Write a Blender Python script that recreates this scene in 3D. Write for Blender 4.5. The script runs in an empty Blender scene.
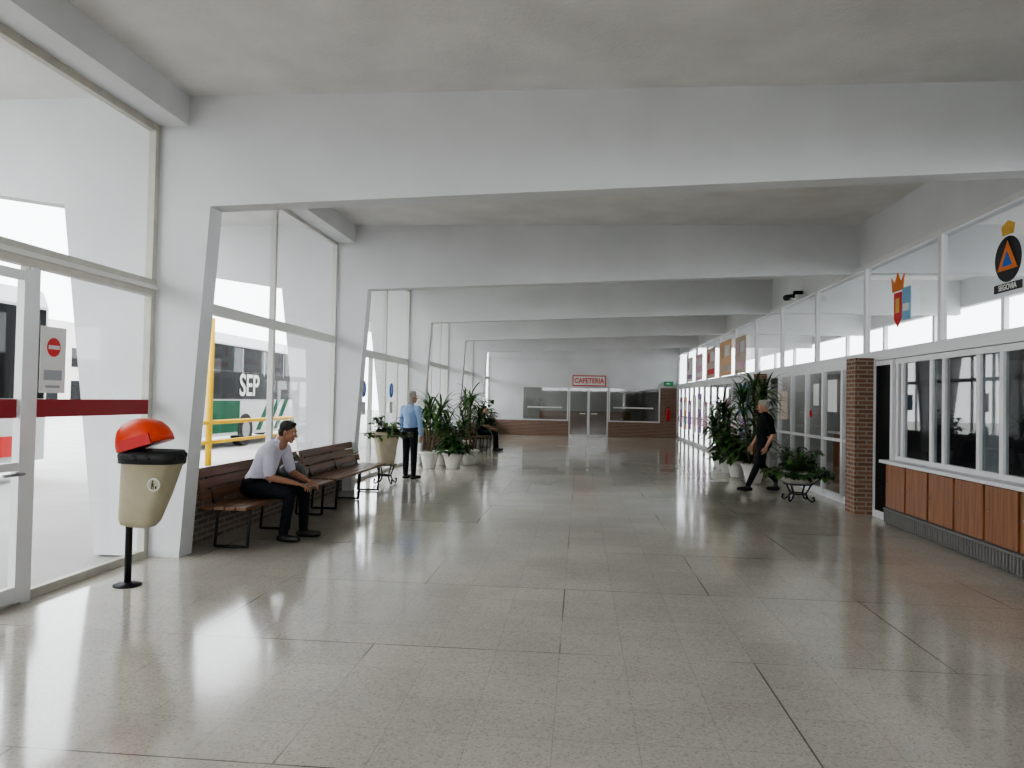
import bpy, bmesh, math, random
import numpy as np
from mathutils import Vector, Matrix
random.seed(7)
scene = bpy.context.scene
col = scene.collection
V = Vector

# ------------------------------------------------------------------ materials
def new_mat(name):
    m = bpy.data.materials.new(name); m.use_nodes = True
    nt = m.node_tree; b = nt.nodes.get('Principled BSDF')
    return m, nt, b
def mat(name, c, rough=0.5, metal=0.0, noise=0.0, nscale=8.0, bump=0.0, bscale=60.0, spec=None, emit=None):
    m, nt, b = new_mat(name)
    b.inputs['Base Color'].default_value = (*c, 1)
    b.inputs['Roughness'].default_value = rough
    b.inputs['Metallic'].default_value = metal
    if spec is not None: b.inputs['Specular IOR Level'].default_value = spec
    tc = nt.nodes.new('ShaderNodeTexCoord')
    if noise > 0:
        n = nt.nodes.new('ShaderNodeTexNoise'); n.inputs['Scale'].default_value = nscale
        n.inputs['Detail'].default_value = 6
        nt.links.new(tc.outputs['Object'], n.inputs['Vector'])
        r = nt.nodes.new('ShaderNodeValToRGB')
        r.color_ramp.elements[0].position = 0.3; r.color_ramp.elements[1].position = 0.7
        r.color_ramp.elements[0].color = (*[max(0, x*(1-noise)) for x in c], 1)
        r.color_ramp.elements[1].color = (*[min(1, x*(1+noise*0.6)) for x in c], 1)
        nt.links.new(n.outputs['Fac'], r.inputs['Fac']); nt.links.new(r.outputs['Color'], b.inputs['Base Color'])
    if bump > 0:
        n2 = nt.nodes.new('ShaderNodeTexNoise'); n2.inputs['Scale'].default_value = bscale
        n2.inputs['Detail'].default_value = 5
        nt.links.new(tc.outputs['Object'], n2.inputs['Vector'])
        bp = nt.nodes.new('ShaderNodeBump'); bp.inputs['Strength'].default_value = bump; bp.inputs['Distance'].default_value = 0.02
        nt.links.new(n2.outputs['Fac'], bp.inputs['Height']); nt.links.new(bp.outputs['Normal'], b.inputs['Normal'])
    return m
def glass_mat(name, tint, base=0.05, mx=0.9):
    m, nt, b = new_mat(name); nt.nodes.remove(b)
    out = nt.nodes['Material Output']
    t = nt.nodes.new('ShaderNodeBsdfTransparent'); t.inputs['Color'].default_value = (*tint, 1)
    g = nt.nodes.new('ShaderNodeBsdfGlossy'); g.inputs['Roughness'].default_value = 0.02
    lw = nt.nodes.new('ShaderNodeLayerWeight'); lw.inputs['Blend'].default_value = 0.5
    pw = nt.nodes.new('ShaderNodeMath'); pw.operation = 'POWER'; pw.inputs[1].default_value = 5
    ma = nt.nodes.new('ShaderNodeMath'); ma.operation = 'MULTIPLY_ADD'; ma.inputs[1].default_value = mx-base; ma.inputs[2].default_value = base
    mix = nt.nodes.new('ShaderNodeMixShader')
    nt.links.new(lw.outputs['Facing'], pw.inputs[0]); nt.links.new(pw.outputs[0], ma.inputs[0])
    nt.links.new(ma.outputs[0], mix.inputs[0]); nt.links.new(t.outputs[0], mix.inputs[1]); nt.links.new(g.outputs[0], mix.inputs[2])
    nt.links.new(mix.outputs[0], out.inputs['Surface'])
    return m
def brick_mat(name, c1, c2, mort, bw=0.25, rh=0.065, ms=0.012):
    m, nt, b = new_mat(name)
    tc = nt.nodes.new('ShaderNodeTexCoord'); sp = nt.nodes.new('ShaderNodeSeparateXYZ')
    nt.links.new(tc.outputs['Object'], sp.inputs[0])
    ad = nt.nodes.new('ShaderNodeMath'); nt.links.new(sp.outputs[0], ad.inputs[0]); nt.links.new(sp.outputs[1], ad.inputs[1])
    cb = nt.nodes.new('ShaderNodeCombineXYZ'); nt.links.new(ad.outputs[0], cb.inputs[0]); nt.links.new(sp.outputs[2], cb.inputs[1])
    br = nt.nodes.new('ShaderNodeTexBrick'); br.inputs['Scale'].default_value = 1.0
    br.inputs['Brick Width'].default_value = bw; br.inputs['Row Height'].default_value = rh; br.inputs['Mortar Size'].default_value = ms
    br.inputs['Color1'].default_value = (*c1, 1); br.inputs['Color2'].default_value = (*c2, 1); br.inputs['Mortar'].default_value = (*mort, 1)
    nt.links.new(cb.outputs[0], br.inputs['Vector']); nt.links.new(br.outputs['Color'], b.inputs['Base Color'])
    bp = nt.nodes.new('ShaderNodeBump'); bp.invert = True; bp.inputs['Strength'].default_value = 0.6; bp.inputs['Distance'].default_value = 0.01
    nt.links.new(br.outputs['Fac'], bp.inputs['Height']); nt.links.new(bp.outputs['Normal'], b.inputs['Normal'])
    b.inputs['Roughness'].default_value = 0.85
    return m
def wood_mat(name, c, axis='Y', rough=0.4):
    m, nt, b = new_mat(name)
    tc = nt.nodes.new('ShaderNodeTexCoord'); mp = nt.nodes.new('ShaderNodeMapping')
    mp.inputs['Scale'].default_value = {'Y': (14, 0.8, 14), 'Z': (12, 12, 0.8)}[axis]
    n = nt.nodes.new('ShaderNodeTexNoise'); n.inputs['Scale'].default_value = 2.0; n.inputs['Detail'].default_value = 8
    n.inputs['Distortion'].default_value = 0.6
    r = nt.nodes.new('ShaderNodeValToRGB'); r.color_ramp.elements[0].position = 0.3; r.color_ramp.elements[1].position = 0.72
    r.color_ramp.elements[0].color = (*[x*0.55 for x in c], 1); r.color_ramp.elements[1].color = (*[min(1, x*1.25) for x in c], 1)
    nt.links.new(tc.outputs['Object'], mp.inputs[0]); nt.links.new(mp.outputs[0], n.inputs['Vector'])
    nt.links.new(n.outputs['Fac'], r.inputs[0]); nt.links.new(r.outputs[0], b.inputs['Base Color'])
    b.inputs['Roughness'].default_value = rough
    return m
def floor_mat():
    m, nt, b = new_mat('terrazzo'); N = nt.nodes.new; L = nt.links.new
    tc = N('ShaderNodeTexCoord')
    def brick(w, h, ms, off, c1, c2, mo, loc=(0, 0, 0)):
        mp = N('ShaderNodeMapping'); mp.inputs['Location'].default_value = loc; L(tc.outputs['Object'], mp.inputs[0])
        br = N('ShaderNodeTexBrick'); br.offset = off; br.inputs['Scale'].default_value = 1
        br.inputs['Brick Width'].default_value = w; br.inputs['Row Height'].default_value = h
        br.inputs['Mortar Size'].default_value = ms; br.inputs['Mortar Smooth'].default_value = 0.3
        br.inputs['Color1'].default_value = (c1, c1, c1, 1); br.inputs['Color2'].default_value = (c2, c2, c2, 1); br.inputs['Mortar'].default_value = (mo, mo, mo, 1)
        L(mp.outputs[0], br.inputs['Vector']); return br
    vo = N('ShaderNodeTexVoronoi'); vo.inputs['Scale'].default_value = 90
    L(tc.outputs['Object'], vo.inputs['Vector'])
    sc = N('ShaderNodeSeparateColor'); L(vo.outputs['Color'], sc.inputs[0])
    r = N('ShaderNodeValToRGB'); e = r.color_ramp.elements
    e[0].position = 0.0; e[0].color = (0.47, 0.43, 0.37, 1); e[1].position = 1.0; e[1].color = (0.67, 0.635, 0.57, 1)
    a = e.new(0.10); a.color = (0.52, 0.475, 0.41, 1); a = e.new(0.2); a.color = (0.585, 0.545, 0.48, 1); a = e.new(0.8); a.color = (0.605, 0.565, 0.50, 1)
    L(sc.outputs[0], r.inputs[0])
    n = N('ShaderNodeTexNoise'); n.inputs['Scale'].default_value = 0.6; n.inputs['Detail'].default_value = 6
    L(tc.outputs['Object'], n.inputs['Vector'])
    rn = N('ShaderNodeValToRGB'); rn.color_ramp.elements[0].color = (0.80, 0.795, 0.79, 1); rn.color_ramp.elements[1].color = (1.06, 1.05, 1.03, 1)
    rn.color_ramp.elements[0].position = .3; rn.color_ramp.elements[1].position = .7
    L(n.outputs['Fac'], rn.inputs[0])
    b1 = brick(0.4, 0.4, 0.0025, 0.0, 1.0, 0.93, 0.76, (0.1, 0.06, 0))
    b2 = brick(2.4, 1.6, 0.006, 0.5, 1.0, 1.0, 0.35, (0.1, 0.06, 0))
    n2 = N('ShaderNodeTexNoise'); n2.inputs['Scale'].default_value = 0.8; n2.inputs['Detail'].default_value = 2
    mp = N('ShaderNodeMapping'); mp.inputs['Location'].default_value = (5, 3, 0); L(tc.outputs['Object'], mp.inputs[0]); L(mp.outputs[0], n2.inputs['Vector'])
    r2 = N('ShaderNodeValToRGB'); r2.color_ramp.elements[0].position = 0.44; r2.color_ramp.elements[1].position = 0.56
    L(n2.outputs['Fac'], r2.inputs[0])
    mixb = N('ShaderNodeMix'); mixb.data_type = 'RGBA'; mixb.inputs[6].default_value = (1, 1, 1, 1)
    L(r2.outputs[0], mixb.inputs[0]); L(b2.outputs['Color'], mixb.inputs[7])
    def mul(x, y):
        k = N('ShaderNodeMix'); k.data_type = 'RGBA'; k.blend_type = 'MULTIPLY'; k.inputs[0].default_value = 1
        L(x, k.inputs[6]); L(y, k.inputs[7]); return k.outputs[2]
    o = mul(r.outputs[0], rn.outputs[0]); o = mul(o, b1.outputs['Color']); o = mul(o, mixb.outputs[2])
    L(o, b.inputs['Base Color'])
    rr = N('ShaderNodeMapRange'); rr.inputs[3].default_value = 0.05; rr.inputs[4].default_value = 0.18
    L(n.outputs['Fac'], rr.inputs[0]); L(rr.outputs[0], b.inputs['Roughness'])
    b.inputs['Specular IOR Level'].default_value = 0.95
    n3 = N('ShaderNodeTexNoise'); n3.inputs['Scale'].default_value = 1.6; n3.inputs['Detail'].default_value = 2
    L(tc.outputs['Object'], n3.inputs['Vector'])
    bp = N('ShaderNodeBump'); bp.inputs['Strength'].default_value = 0.09; bp.inputs['Distance'].default_value = 0.02
    L(n3.outputs['Fac'], bp.inputs['Height']); L(bp.outputs['Normal'], b.inputs['Normal'])
    return m

M = dict(
 floor=floor_mat(),
 ceil=mat('ceiling_concrete', (0.77, 0.76, 0.74), 0.9, noise=0.10, nscale=1.6, bump=0.3, bscale=25),
 white=mat('white_plaster', (0.73, 0.74, 0.75), 0.75, noise=0.07, nscale=1.0, bump=0.08, bscale=12),
 frame=mat('frame_paint', (0.70, 0.69, 0.65), 0.45),
 frameold=mat('frame_cream', (0.55, 0.53, 0.47), 0.5, noise=0.1),
 alu=mat('white_aluminium', (0.76, 0.76, 0.76), 0.35),
 glass=glass_mat('window_glass', (0.93, 0.95, 0.95), 0.04),
 glassu=glass_mat('upper_glass', (0.84, 0.87, 0.88), 0.07),
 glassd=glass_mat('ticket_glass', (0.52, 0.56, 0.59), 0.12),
 glassc=glass_mat('cafeteria_glass', (0.68, 0.71, 0.71), 0.13),
 brick=brick_mat('brick', (0.27, 0.135, 0.085), (0.19, 0.095, 0.06), (0.32, 0.27, 0.22)),
 brickg=brick_mat('brick_grey', (0.20, 0.15, 0.12), (0.14, 0.11, 0.09), (0.30, 0.27, 0.24)),
 wood=wood_mat('bench_wood', (0.17, 0.082, 0.040), 'Y', 0.42),
 panel=wood_mat('panel_wood', (0.28, 0.105, 0.035), 'Z', 0.4),
 iron=mat('dark_iron', (0.03, 0.03, 0.03), 0.45, 0.6),
 black=mat('black', (0.012, 0.012, 0.013), 0.5),
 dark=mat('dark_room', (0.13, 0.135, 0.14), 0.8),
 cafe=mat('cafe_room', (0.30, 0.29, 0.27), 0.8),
 mid=mat('shop_wall', (0.55, 0.55, 0.54), 0.8),
 grey=mat('grey_metal', (0.32, 0.33, 0.34), 0.4, 0.5),
 vent=mat('vent_metal', (0.20, 0.19, 0.18), 0.5, 0.3),
 red=mat('red_band', (0.28, 0.006, 0.012), 0.5),
 redb=mat('red_bright', (0.62, 0.02, 0.02), 0.5),
 orange=mat('orange_plastic', (0.80, 0.06, 0.008), 0.35),
 cream=mat('cream_plastic', (0.43, 0.385, 0.265), 0.45, noise=0.08),
 pot=mat('cream_ceramic', (0.52, 0.45, 0.33), 0.6, noise=0.1),
 potw=mat('white_ceramic', (0.70, 0.68, 0.64), 0.5, noise=0.06),
 soil=mat('soil', (0.05, 0.03, 0.02), 0.95, noise=0.4, nscale=40),
 leaf=mat('leaf_green', (0.04, 0.105, 0.03), 0.4, noise=0.5, nscale=6),
 leaf2=mat('leaf_light', (0.11, 0.23, 0.06), 0.4, noise=0.4, nscale=6),
 stem=mat('stem_brown', (0.14, 0.09, 0.05), 0.8, noise=0.3, nscale=30),
 skin=mat('skin', (0.36, 0.18, 0.11), 0.55, noise=0.06, nscale=20),
 skinl=mat('skin_light', (0.50, 0.27, 0.18), 0.55, noise=0.06, nscale=20),
 lip=mat('lip', (0.30, 0.09, 0.07), 0.5),
 eyew=mat('eye_white', (0.7, 0.7, 0.68), 0.3),
 hairb=mat('hair_dark', (0.03, 0.024, 0.02), 0.7, noise=0.4, nscale=80),
 hairg=mat('hair_grey', (0.42, 0.40, 0.37), 0.7, noise=0.3, nscale=80),
 shirtw=mat('shirt_lilac', (0.66, 0.63, 0.74), 0.8, noise=0.10, nscale=9, bump=0.5, bscale=14),
 shirtb=mat('shirt_blue', (0.30, 0.44, 0.68), 0.8, noise=0.1, nscale=9, bump=0.4, bscale=14),
 shirtk=mat('shirt_black', (0.008, 0.008, 0.010), 0.9, bump=0.4, bscale=14, spec=0.2),
 pants=mat('trousers_dark', (0.014, 0.015, 0.020), 0.9, noise=0.2, nscale=12, bump=0.4, bscale=12, spec=0.2),
 shoe=mat('shoe', (0.012, 0.011, 0.010), 0.35),
 bag=mat('bag_leather', (0.012, 0.011, 0.014), 0.4, bump=0.4, bscale=20),
 yellow=mat('yellow_paint', (0.75, 0.45, 0.01), 0.6),
 tarmac=mat('outside_concrete', (0.48, 0.47, 0.45), 0.9, noise=0.12, nscale=0.8),
 green=mat('bus_green', (0.015, 0.10, 0.055), 0.6, spec=0.1),
 busw=mat('bus_white', (0.60, 0.61, 0.62), 0.5),
 busglass=mat('bus_glass', (0.008, 0.009, 0.010), 0.35, spec=0.08),
 rubber=mat('rubber', (0.02, 0.02, 0.02), 0.8),
 paper=mat('paper', (0.78, 0.78, 0.76), 0.7),
 papert=mat('paper_tan', (0.60, 0.50, 0.42), 0.7),
 blue=mat('sign_blue', (0.01, 0.13, 0.50), 0.5),
 lblue=mat('poster_blue', (0.22, 0.45, 0.64), 0.6),
 purple=mat('poster_purple', (0.42, 0.27, 0.48), 0.6),
 pink=mat('poster_pink', (0.74, 0.46, 0.56), 0.6),
 orangep=mat('poster_orange', (0.75, 0.22, 0.04), 0.6),
 orangel=mat('poster_pale_orange', (0.80, 0.50, 0.28), 0.6),
 gold=mat('crest_gold', (0.70, 0.42, 0.08), 0.5),
 signg=mat('exit_green', (0.02, 0.35, 0.12), 0.5),
 bgw=mat('far_building', (0.55, 0.53, 0.50), 0.9, noise=0.1, nscale=0.3),
)

# ------------------------------------------------------------------ builder
class B:
    def __init__(s, name): s.name = name; s.bm = bmesh.new(); s.mats = []
    def mi(s, m):
        m = M[m] if isinstance(m, str) else m
        if m not in s.mats: s.mats.append(m)
        return s.mats.index(m)
    def face(s, vs, mi, smooth=False):
        try:
            f = s.bm.faces.new(vs); f.material_index = mi; f.smooth = smooth; return f
        except ValueError: return None
    def box(s, a, b, m, rot=None, piv=None):
        mi = s.mi(m)
        x0, x1 = sorted((a[0], b[0])); y0, y1 = sorted((a[1], b[1])); z0, z1 = sorted((a[2], b[2]))
        P = [V(p) for p in ((x0,y0,z0),(x1,y0,z0),(x1,y1,z0),(x0,y1,z0),(x0,y0,z1),(x1,y0,z1),(x1,y1,z1),(x0,y1,z1))]
        if rot is not None:
            c = V(piv) if piv is not None else (P[0]+P[6])/2
            P = [rot @ (p-c) + c for p in P]
        v = [s.bm.verts.new(p) for p in P]
        for q in ((0,3,2,1),(4,5,6,7),(0,1,5,4),(1,2,6,5),(2,3,7,6),(3,0,4,7)): s.face([v[i] for i in q], mi)
    def poly(s, pts, m):
        s.face([s.bm.verts.new(V(p)) for p in pts], s.mi(m))
    def prism(s, pts, ext, m):
        mi = s.mi(m); e = V(ext); n = len(pts)
        a = [s.bm.verts.new(V(p)) for p in pts]; b = [s.bm.verts.new(V(p)+e) for p in pts]
        s.face(a[::-1], mi); s.face(b, mi)
        for i in range(n): s.face([a[i], a[(i+1)%n], b[(i+1)%n], b[i]], mi)
    def rings(s, R, m, caps=True, smooth=True):
        mi = s.mi(m); rr = [[s.bm.verts.new(p) for p in r] for r in R]; n = len(rr[0])
        for a, b in zip(rr, rr[1:]):
            for i in range(n): s.face([a[i], a[(i+1)%n], b[(i+1)%n], b[i]], mi, smooth)
        if caps: s.face(rr[0][::-1], mi); s.face(rr[-1], mi)
    def cyl(s, p0, p1, r0, r1, m, seg=12):
        p0, p1 = V(p0), V(p1); d = (p1-p0).normalized(); u = d.orthogonal().normalized(); w = d.cross(u)
        f = lambda p, r: [p + (u*math.cos(t)+w*math.sin(t))*r for t in [2*math.pi*i/seg for i in range(seg)]]
        s.rings([f(p0, r0), f(p1, r1)], m)
    def tube(s, pts, r, m, seg=8):
        for a, b in zip(pts, pts[1:]):
            s.cyl(a, b, r, r, m, seg)
        for p in pts[1:-1]: s.ell(p, (r, r, r), m, 1)
    def lathe(s, prof, c, m, seg=28, caps=True):
        c = V(c)
        s.rings([[c + V((r*math.cos(2*math.pi*i/seg), r*math.sin(2*math.pi*i/seg), z)) for i in range(seg)] for r, z in prof], m, caps)
    def ell(s, c, r, m, sub=2, mtx=None):
        mi = s.mi(m)
        g = bmesh.ops.create_icosphere(s.bm, subdivisions=sub, radius=1.0)
        c = V(c); fs = set()
        for v in g['verts']:
            p = V((v.co.x*r[0], v.co.y*r[1], v.co.z*r[2]))
            v.co = (mtx @ p if mtx else p) + c
            fs.update(v.link_faces)
        for f in fs: f.material_index = mi; f.smooth = True
    def text(s, t, size, mtx, m, ext=0.004, align='CENTER'):
        cu = bpy.data.curves.new('t', 'FONT'); cu.body = t; cu.size = size; cu.extrude = ext; cu.align_x = align; cu.align_y = 'CENTER'; cu.offset = size*0.015
        o = bpy.data.objects.new('t', cu); col.objects.link(o); bpy.context.view_layer.update()
        me = bpy.data.meshes.new_from_object(o.evaluated_get(bpy.context.evaluated_depsgraph_get()))
        me.transform(mtx); s.add(me, [m]); bpy.data.objects.remove(o); bpy.data.curves.remove(cu)
    def add(s, me, mats):
        idx = [s.mi(m) for m in mats]
        n = len(s.bm.faces); s.bm.from_mesh(me); s.bm.faces.ensure_lookup_table()
        for f in list(s.bm.faces)[n:]: f.material_index = idx[min(f.material_index, len(idx)-1)]
        bpy.data.meshes.remove(me)
    def leaf(s, base, d, L, W, droop, m, n=5):
        mi = s.mi(m); p = V(base); d = V(d).normalized(); prev = None
        for i in range(n+1):
            t = i/n; w = W*(math.sin(math.pi*min(1, 0.12+t*0.88))**0.7 if i < n else 0.02)
            side = d.cross(V((0, 0, 1)))
            side = side.normalized() if side.length > 1e-3 else V((1, 0, 0))
            up = side.cross(d).normalized()
            cur = [s.bm.verts.new(p - side*w/2 + up*w*0.15), s.bm.verts.new(p), s.bm.verts.new(p + side*w/2 + up*w*0.15)]
            if prev:
                s.face([prev[0], prev[1], cur[1], cur[0]], mi, True); s.face([prev[1], prev[2], cur[2], cur[1]], mi, True)
            prev = cur; p = p + d*(L/n); d = (d + V((0, 0, -droop/n))).normalized()
    def done(s, bevel=0, normals=True):
        if normals: bmesh.ops.recalc_face_normals(s.bm, faces=[f for f in s.bm.faces])
        me = bpy.data.meshes.new(s.name); s.bm.to_mesh(me); s.bm.free()
        for m in s.mats: me.materials.append(m)
        o = bpy.data.objects.new(s.name, me); col.objects.link(o)
        if bevel:
            md = o.modifiers.new('bev', 'BEVEL'); md.width = bevel; md.segments = 2; md.limit_method = 'ANGLE'
        return o

# ------------------------------------------------------------------ shell
XL, XR = -4.2, 4.4
CZ = 4.52
FR = [-3.9, 1.5, 6.9, 12.3, 17.7, 23.1, 28.5]
YE = 33.9
b = B('floor'); b.box((-4.3, -8, -0.1), (9.5, 40, 0), 'floor'); b.done()
b = B('ground'); b.box((-70, -40, -0.2), (-4.3, 90, -0.02), 'tarmac'); b.box((9.5, -40, -0.2), (70, 90, -0.02), 'tarmac'); b.box((-4.3,-40,-0.2),(9.5,-8,-0.02),'tarmac'); b.done()
CX = -7.2
b = B('ceiling'); b.box((CX, -8, CZ), (8.6, 40, CZ+0.2), 'ceil'); b.done()
TH = 0.24
for y in FR:
    b = B('portal_frame')
    e = (0, TH, 0)
    b.prism([(-4.17,y,0), (-3.85,y,0), (-3.63,y,3.43), (-3.63,y,CZ), (-4.17,y,CZ)], e, 'white')
    b.prism([(-3.63,y,3.43), (4.45,y,3.74), (4.45,y,CZ), (-3.63,y,CZ)], e, 'white')
    b.prism([(4.45,y,3.74), (8.6,y,3.74), (8.6,y,CZ), (4.45,y,CZ)], e, 'white')
    b.prism([(CX,y,3.75), (-5.15,y,3.45), (-4.17,y,3.45), (-4.17,y,CZ), (CX,y,CZ)], e, 'white')
    b.prism([(-4.72,y,0), (-4.25,y,0), (-4.25,y,3.45), (-5.15,y,3.45)], e, 'white')
    b.done()
b = B('beam_left'); b.box((-4.25, -8, 4.22), (-3.87, YE, CZ), 'white'); b.done()
b = B('wall_right'); b.box((4.42, -8, 3.78), (4.62, YE, CZ), 'white'); b.done()
b = B('wall_end')
b.box((-4.2, YE, 2.25), (4.45, YE+0.2, CZ), 'white')
b.box((-4.2, YE, 0), (-0.5, YE+0.2, 0.68), 'brick'); b.box((1.28, YE, 0), (4.45, YE+0.2, 0.68), 'brick')
b.box((-4.2, YE, 0.68), (-2.65, YE+0.2, 2.25), 'white'); b.box((3.6, YE, 0.68), (4.45, YE+0.2, 2.25), 'brick')
b.box((-4.2, YE-0.12, 3.5), (4.45, YE, CZ), 'white')
b.done()
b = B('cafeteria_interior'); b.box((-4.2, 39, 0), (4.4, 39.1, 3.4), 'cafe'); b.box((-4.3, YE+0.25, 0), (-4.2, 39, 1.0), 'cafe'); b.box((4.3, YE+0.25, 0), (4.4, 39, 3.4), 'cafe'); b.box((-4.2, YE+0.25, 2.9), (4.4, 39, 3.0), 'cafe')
b.box((-2, 37, 0), (2.5, 37.5, 1.1), 'wood'); b.done()

def win(name, X, y0, y1, z0, z1, ms, ts, m='frame', w=0.05, d=0.07, g='glass'):
    b = B(name)
    b.box((X-d/2, y0, z0), (X+d/2, y0+w, z1), m); b.box((X-d/2, y1-w, z0), (X+d/2, y1, z1), m)
    b.box((X-d*.46, y0+w, z0), (X+d*.46, y1-w, z0+w), m); b.box((X-d*.46, y0+w, z1-w), (X+d*.46, y1-w, z1), m)
    for t in ts: b.box((X-d*0.6, y0+.004, t[0]), (X+d*0.6, y1-.004, t[1]), m)
    for t in ms: b.box((X-d*0.54, t[0]-w*0.6, t[1]+.004), (X+d*0.54, t[0]+w*0.6, t[2]), m)
    b.poly([(X, y0, z0), (X, y1, z0), (X, y1, z1), (X, y0, z1)], g)
    return b
# left side glazing
WX = -4.2
b = win('window_1', WX, 1.74, 6.9, 0.0, 4.22, [(5.27, 0, 2.56), (4.1, 0, 2.56), (3.0, 0, 4.2)], [(2.54, 2.70)], 'frameold', w=0.07)
b.box((WX-0.05, 1.75, 2.60), (WX+0.07, 6.89, 2.64), 'frame')
b.box((WX+0.02, 5.33, 1.39), (WX+0.035, 6.83, 1.53), 'red')
b.done()
b = B('door_1')   # white-framed glazed entrance leaf
for y0, y1 in ((4.17, 5.225), (3.05, 4.05)):
    b.box((WX+0.01, y0, 0.02), (WX+0.07, y0+0.08, 2.5), 'alu'); b.box((WX+0.01, y1-0.08, 0.02), (WX+0.07, y1, 2.5), 'alu')
    for z0, z1 in ((.03, .14), (2.42, 2.49), (1.0, 1.06)): b.box((WX+0.015, y0+.08, z0), (WX+0.065, y1-.08, z1), 'alu')
    b.tube([(WX+0.07, y1-0.1, 0.98), (WX+0.13, y1-0.1, 0.98), (WX+0.13, y1-0.3, 0.98)], 0.012, 'grey')
b.box((WX+0.062, 5.23, 0.0), (WX+0.045, 5.315, 2.53), 'alu')
b.box((WX+0.03, 4.255, 1.39), (WX+0.04, 5.14, 1.53), 'red')
b.done()
b = B('notice_poster'); X = WX+0.04
b.box((X, 5.36, 1.58), (X+0.006, 5.64, 2.1), 'paper'); b.box((X+0.005, 5.40, 1.68), (X+0.008, 5.60, 1.76), 'grey'); b.box((X+0.005, 5.42, 1.62), (X+0.008, 5.58, 1.64), 'grey')
b.cyl((X+0.005, 5.5, 1.94), (X+0.009, 5.5, 1.94), 0.075, 0.075, 'redb', 24); b.box((X+0.009, 5.44, 1.925), (X+0.012, 5.56, 1.955), 'paper'); b.done()
b = win('window_2', WX, 7.14, 12.3, 0.68, 4.22, [(9.75, 0.68, 4.2)], [(2.50, 2.62)]); b.done()
b = win('window_3', WX, 12.54, 17.7, 0.0, 4.22, [(13.5, 0, 4.2), (14.55, 0, 2.4), (15.6, 0, 4.2), (16.65, 0, 2.4)], [(2.38, 2.52)], w=0.06)
for (y, m) in ((13.1, 'redb'), (14.0, 'blue'), (16.1, 'blue')):
    b.cyl((WX+0.03, y, 1.75), (WX+0.04, y, 1.75), 0.16, 0.16, m, 24)
    b.box((WX+0.04, y-0.02, 1.68), (WX+0.045, y+0.02, 1.82), 'paper'); b.ell((WX+0.043, y, 1.85), (0.004, 0.025, 0.025), 'paper', 1)
    b.box((WX+0.03, y-0.12, 1.25), (WX+0.04, y+0.12, 1.5), 'paper')
b.done()
for k, y in enumerate(FR[4:]):
    y1 = (FR+[YE])[5+k]
    b = win('window_%d' % (4+k), WX, y+TH, y1, 0.68, 4.22, [(y+1.5, .68, 4.2), (y+2.8, 0.68, 4.2), (y+4.1, .68, 4.2)], [(2.5, 2.62)])
    b.box((WX+0.04, y+1.7, 1.5), (WX+0.05, y+2.3, 2.1), 'lblue' if k != 1 else 'orangel'); b.done()
for y0, y1 in [(7.14, 12.3)] + [(FR[i]+TH, (FR+[YE])[i+1]) for i in (4, 5, 6)]:
    b = B('wall_left'); b.box((-4.27, y0, 0), (-4.0, y1, 0.68), 'brickg'); b.box((-4.28, y0, 0.68), (-3.98, y1, 0.71), 'brickg'); b.done()
b = win('window_20', WX, -8, 1.5, 0.0, 4.22, [(-4, 0, 4.2), (-1, 0, 4.2)], [(2.5, 2.6)]); b.done()
# back wall behind camera: solid part darkens cafeteria reflections, unseen clerestory added for skylight
b = B('wall_back'); b.box((-4.2, -8.1, 0), (4.4, -7.95, 2.55), 'white'); b.done()
b = B('window_21')
for x in (-4.16, -2, 0, 2, 4.2): b.box((x-0.04, -8.05, 2.62), (x+0.04, -7.95, CZ), 'frame')
b.box((-4.2, -8.06, 2.56), (4.4, -7.94, 2.62), 'frame'); b.poly([(-4.2,-8,2.6),(4.4,-8,2.6),(4.4,-8,CZ),(-4.2,-8,CZ)], 'glass'); b.done()

# ------------------------------------------------------------------ right side
ys = [4.7, 7.1, 9.5, 11.9, 14.3, 16.7, 19.1, 21.5, 23.9, 26.3, 28.7, 31.1]
b = win('window_10', XR, -8, YE, 2.36, 3.80, [(y, 2.4, 3.8) for y in [-5, -2.5, 0, 2.3]+ys], [], 'alu', w=0.07, g='glassu')
b.box((XR-0.07, -7.99, 2.28), (XR+0.05, YE-.01, 2.40), 'alu'); b.done()
# ticket office
b = B('ticket_counter')
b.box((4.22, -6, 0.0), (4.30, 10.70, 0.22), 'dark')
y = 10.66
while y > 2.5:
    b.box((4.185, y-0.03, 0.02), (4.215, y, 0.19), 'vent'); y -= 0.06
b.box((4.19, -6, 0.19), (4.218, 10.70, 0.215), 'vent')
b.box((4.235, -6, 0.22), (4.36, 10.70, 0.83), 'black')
y = 10.62
while y > -5.5:
    b.box((4.195, y-0.585, 0.235), (4.232, y, 0.815), 'panel'); b.ell((4.185, y-0.08, 0.55), (0.015, 0.015, 0.015), 'grey', 1); y -= 0.625
b.box((4.13, -6, 0.832), (4.345, 10.70, 0.875), 'alu')
b.done(bevel=0.006)
b = B('window_11'); TX = 4.38
for y in [10.66, 10.5, 9.67, 9.35, 8.57, 8.12, 7.3, 6.9, 6.1, 5.7, 4.9, 4.4, 3.5, 2, 0, -3, -5.9]:
    b.box((TX-0.03, y-0.035, 0.93), (TX+0.03, y+0.035, 2.20), 'alu')
b.box((TX-0.034, -6, 0.87), (TX+0.034, 10.7, 0.93), 'alu'); b.box((TX-0.04, -6, 2.20), (TX+0.02, 10.7, 2.27), 'alu')
for a, c in ((8.57, 8.12), (7.3, 6.9)):
    b.box((TX+.01, c, 0.93), (TX+0.014, a, 2.2), 'mid')
b.poly([(TX, -6, 0.9), (TX, 10.7, 0.9), (TX, 10.7, 2.3), (TX, -6, 2.3)], 'glassd'); b.done()
b = B('door_2'); X = 4.34
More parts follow.
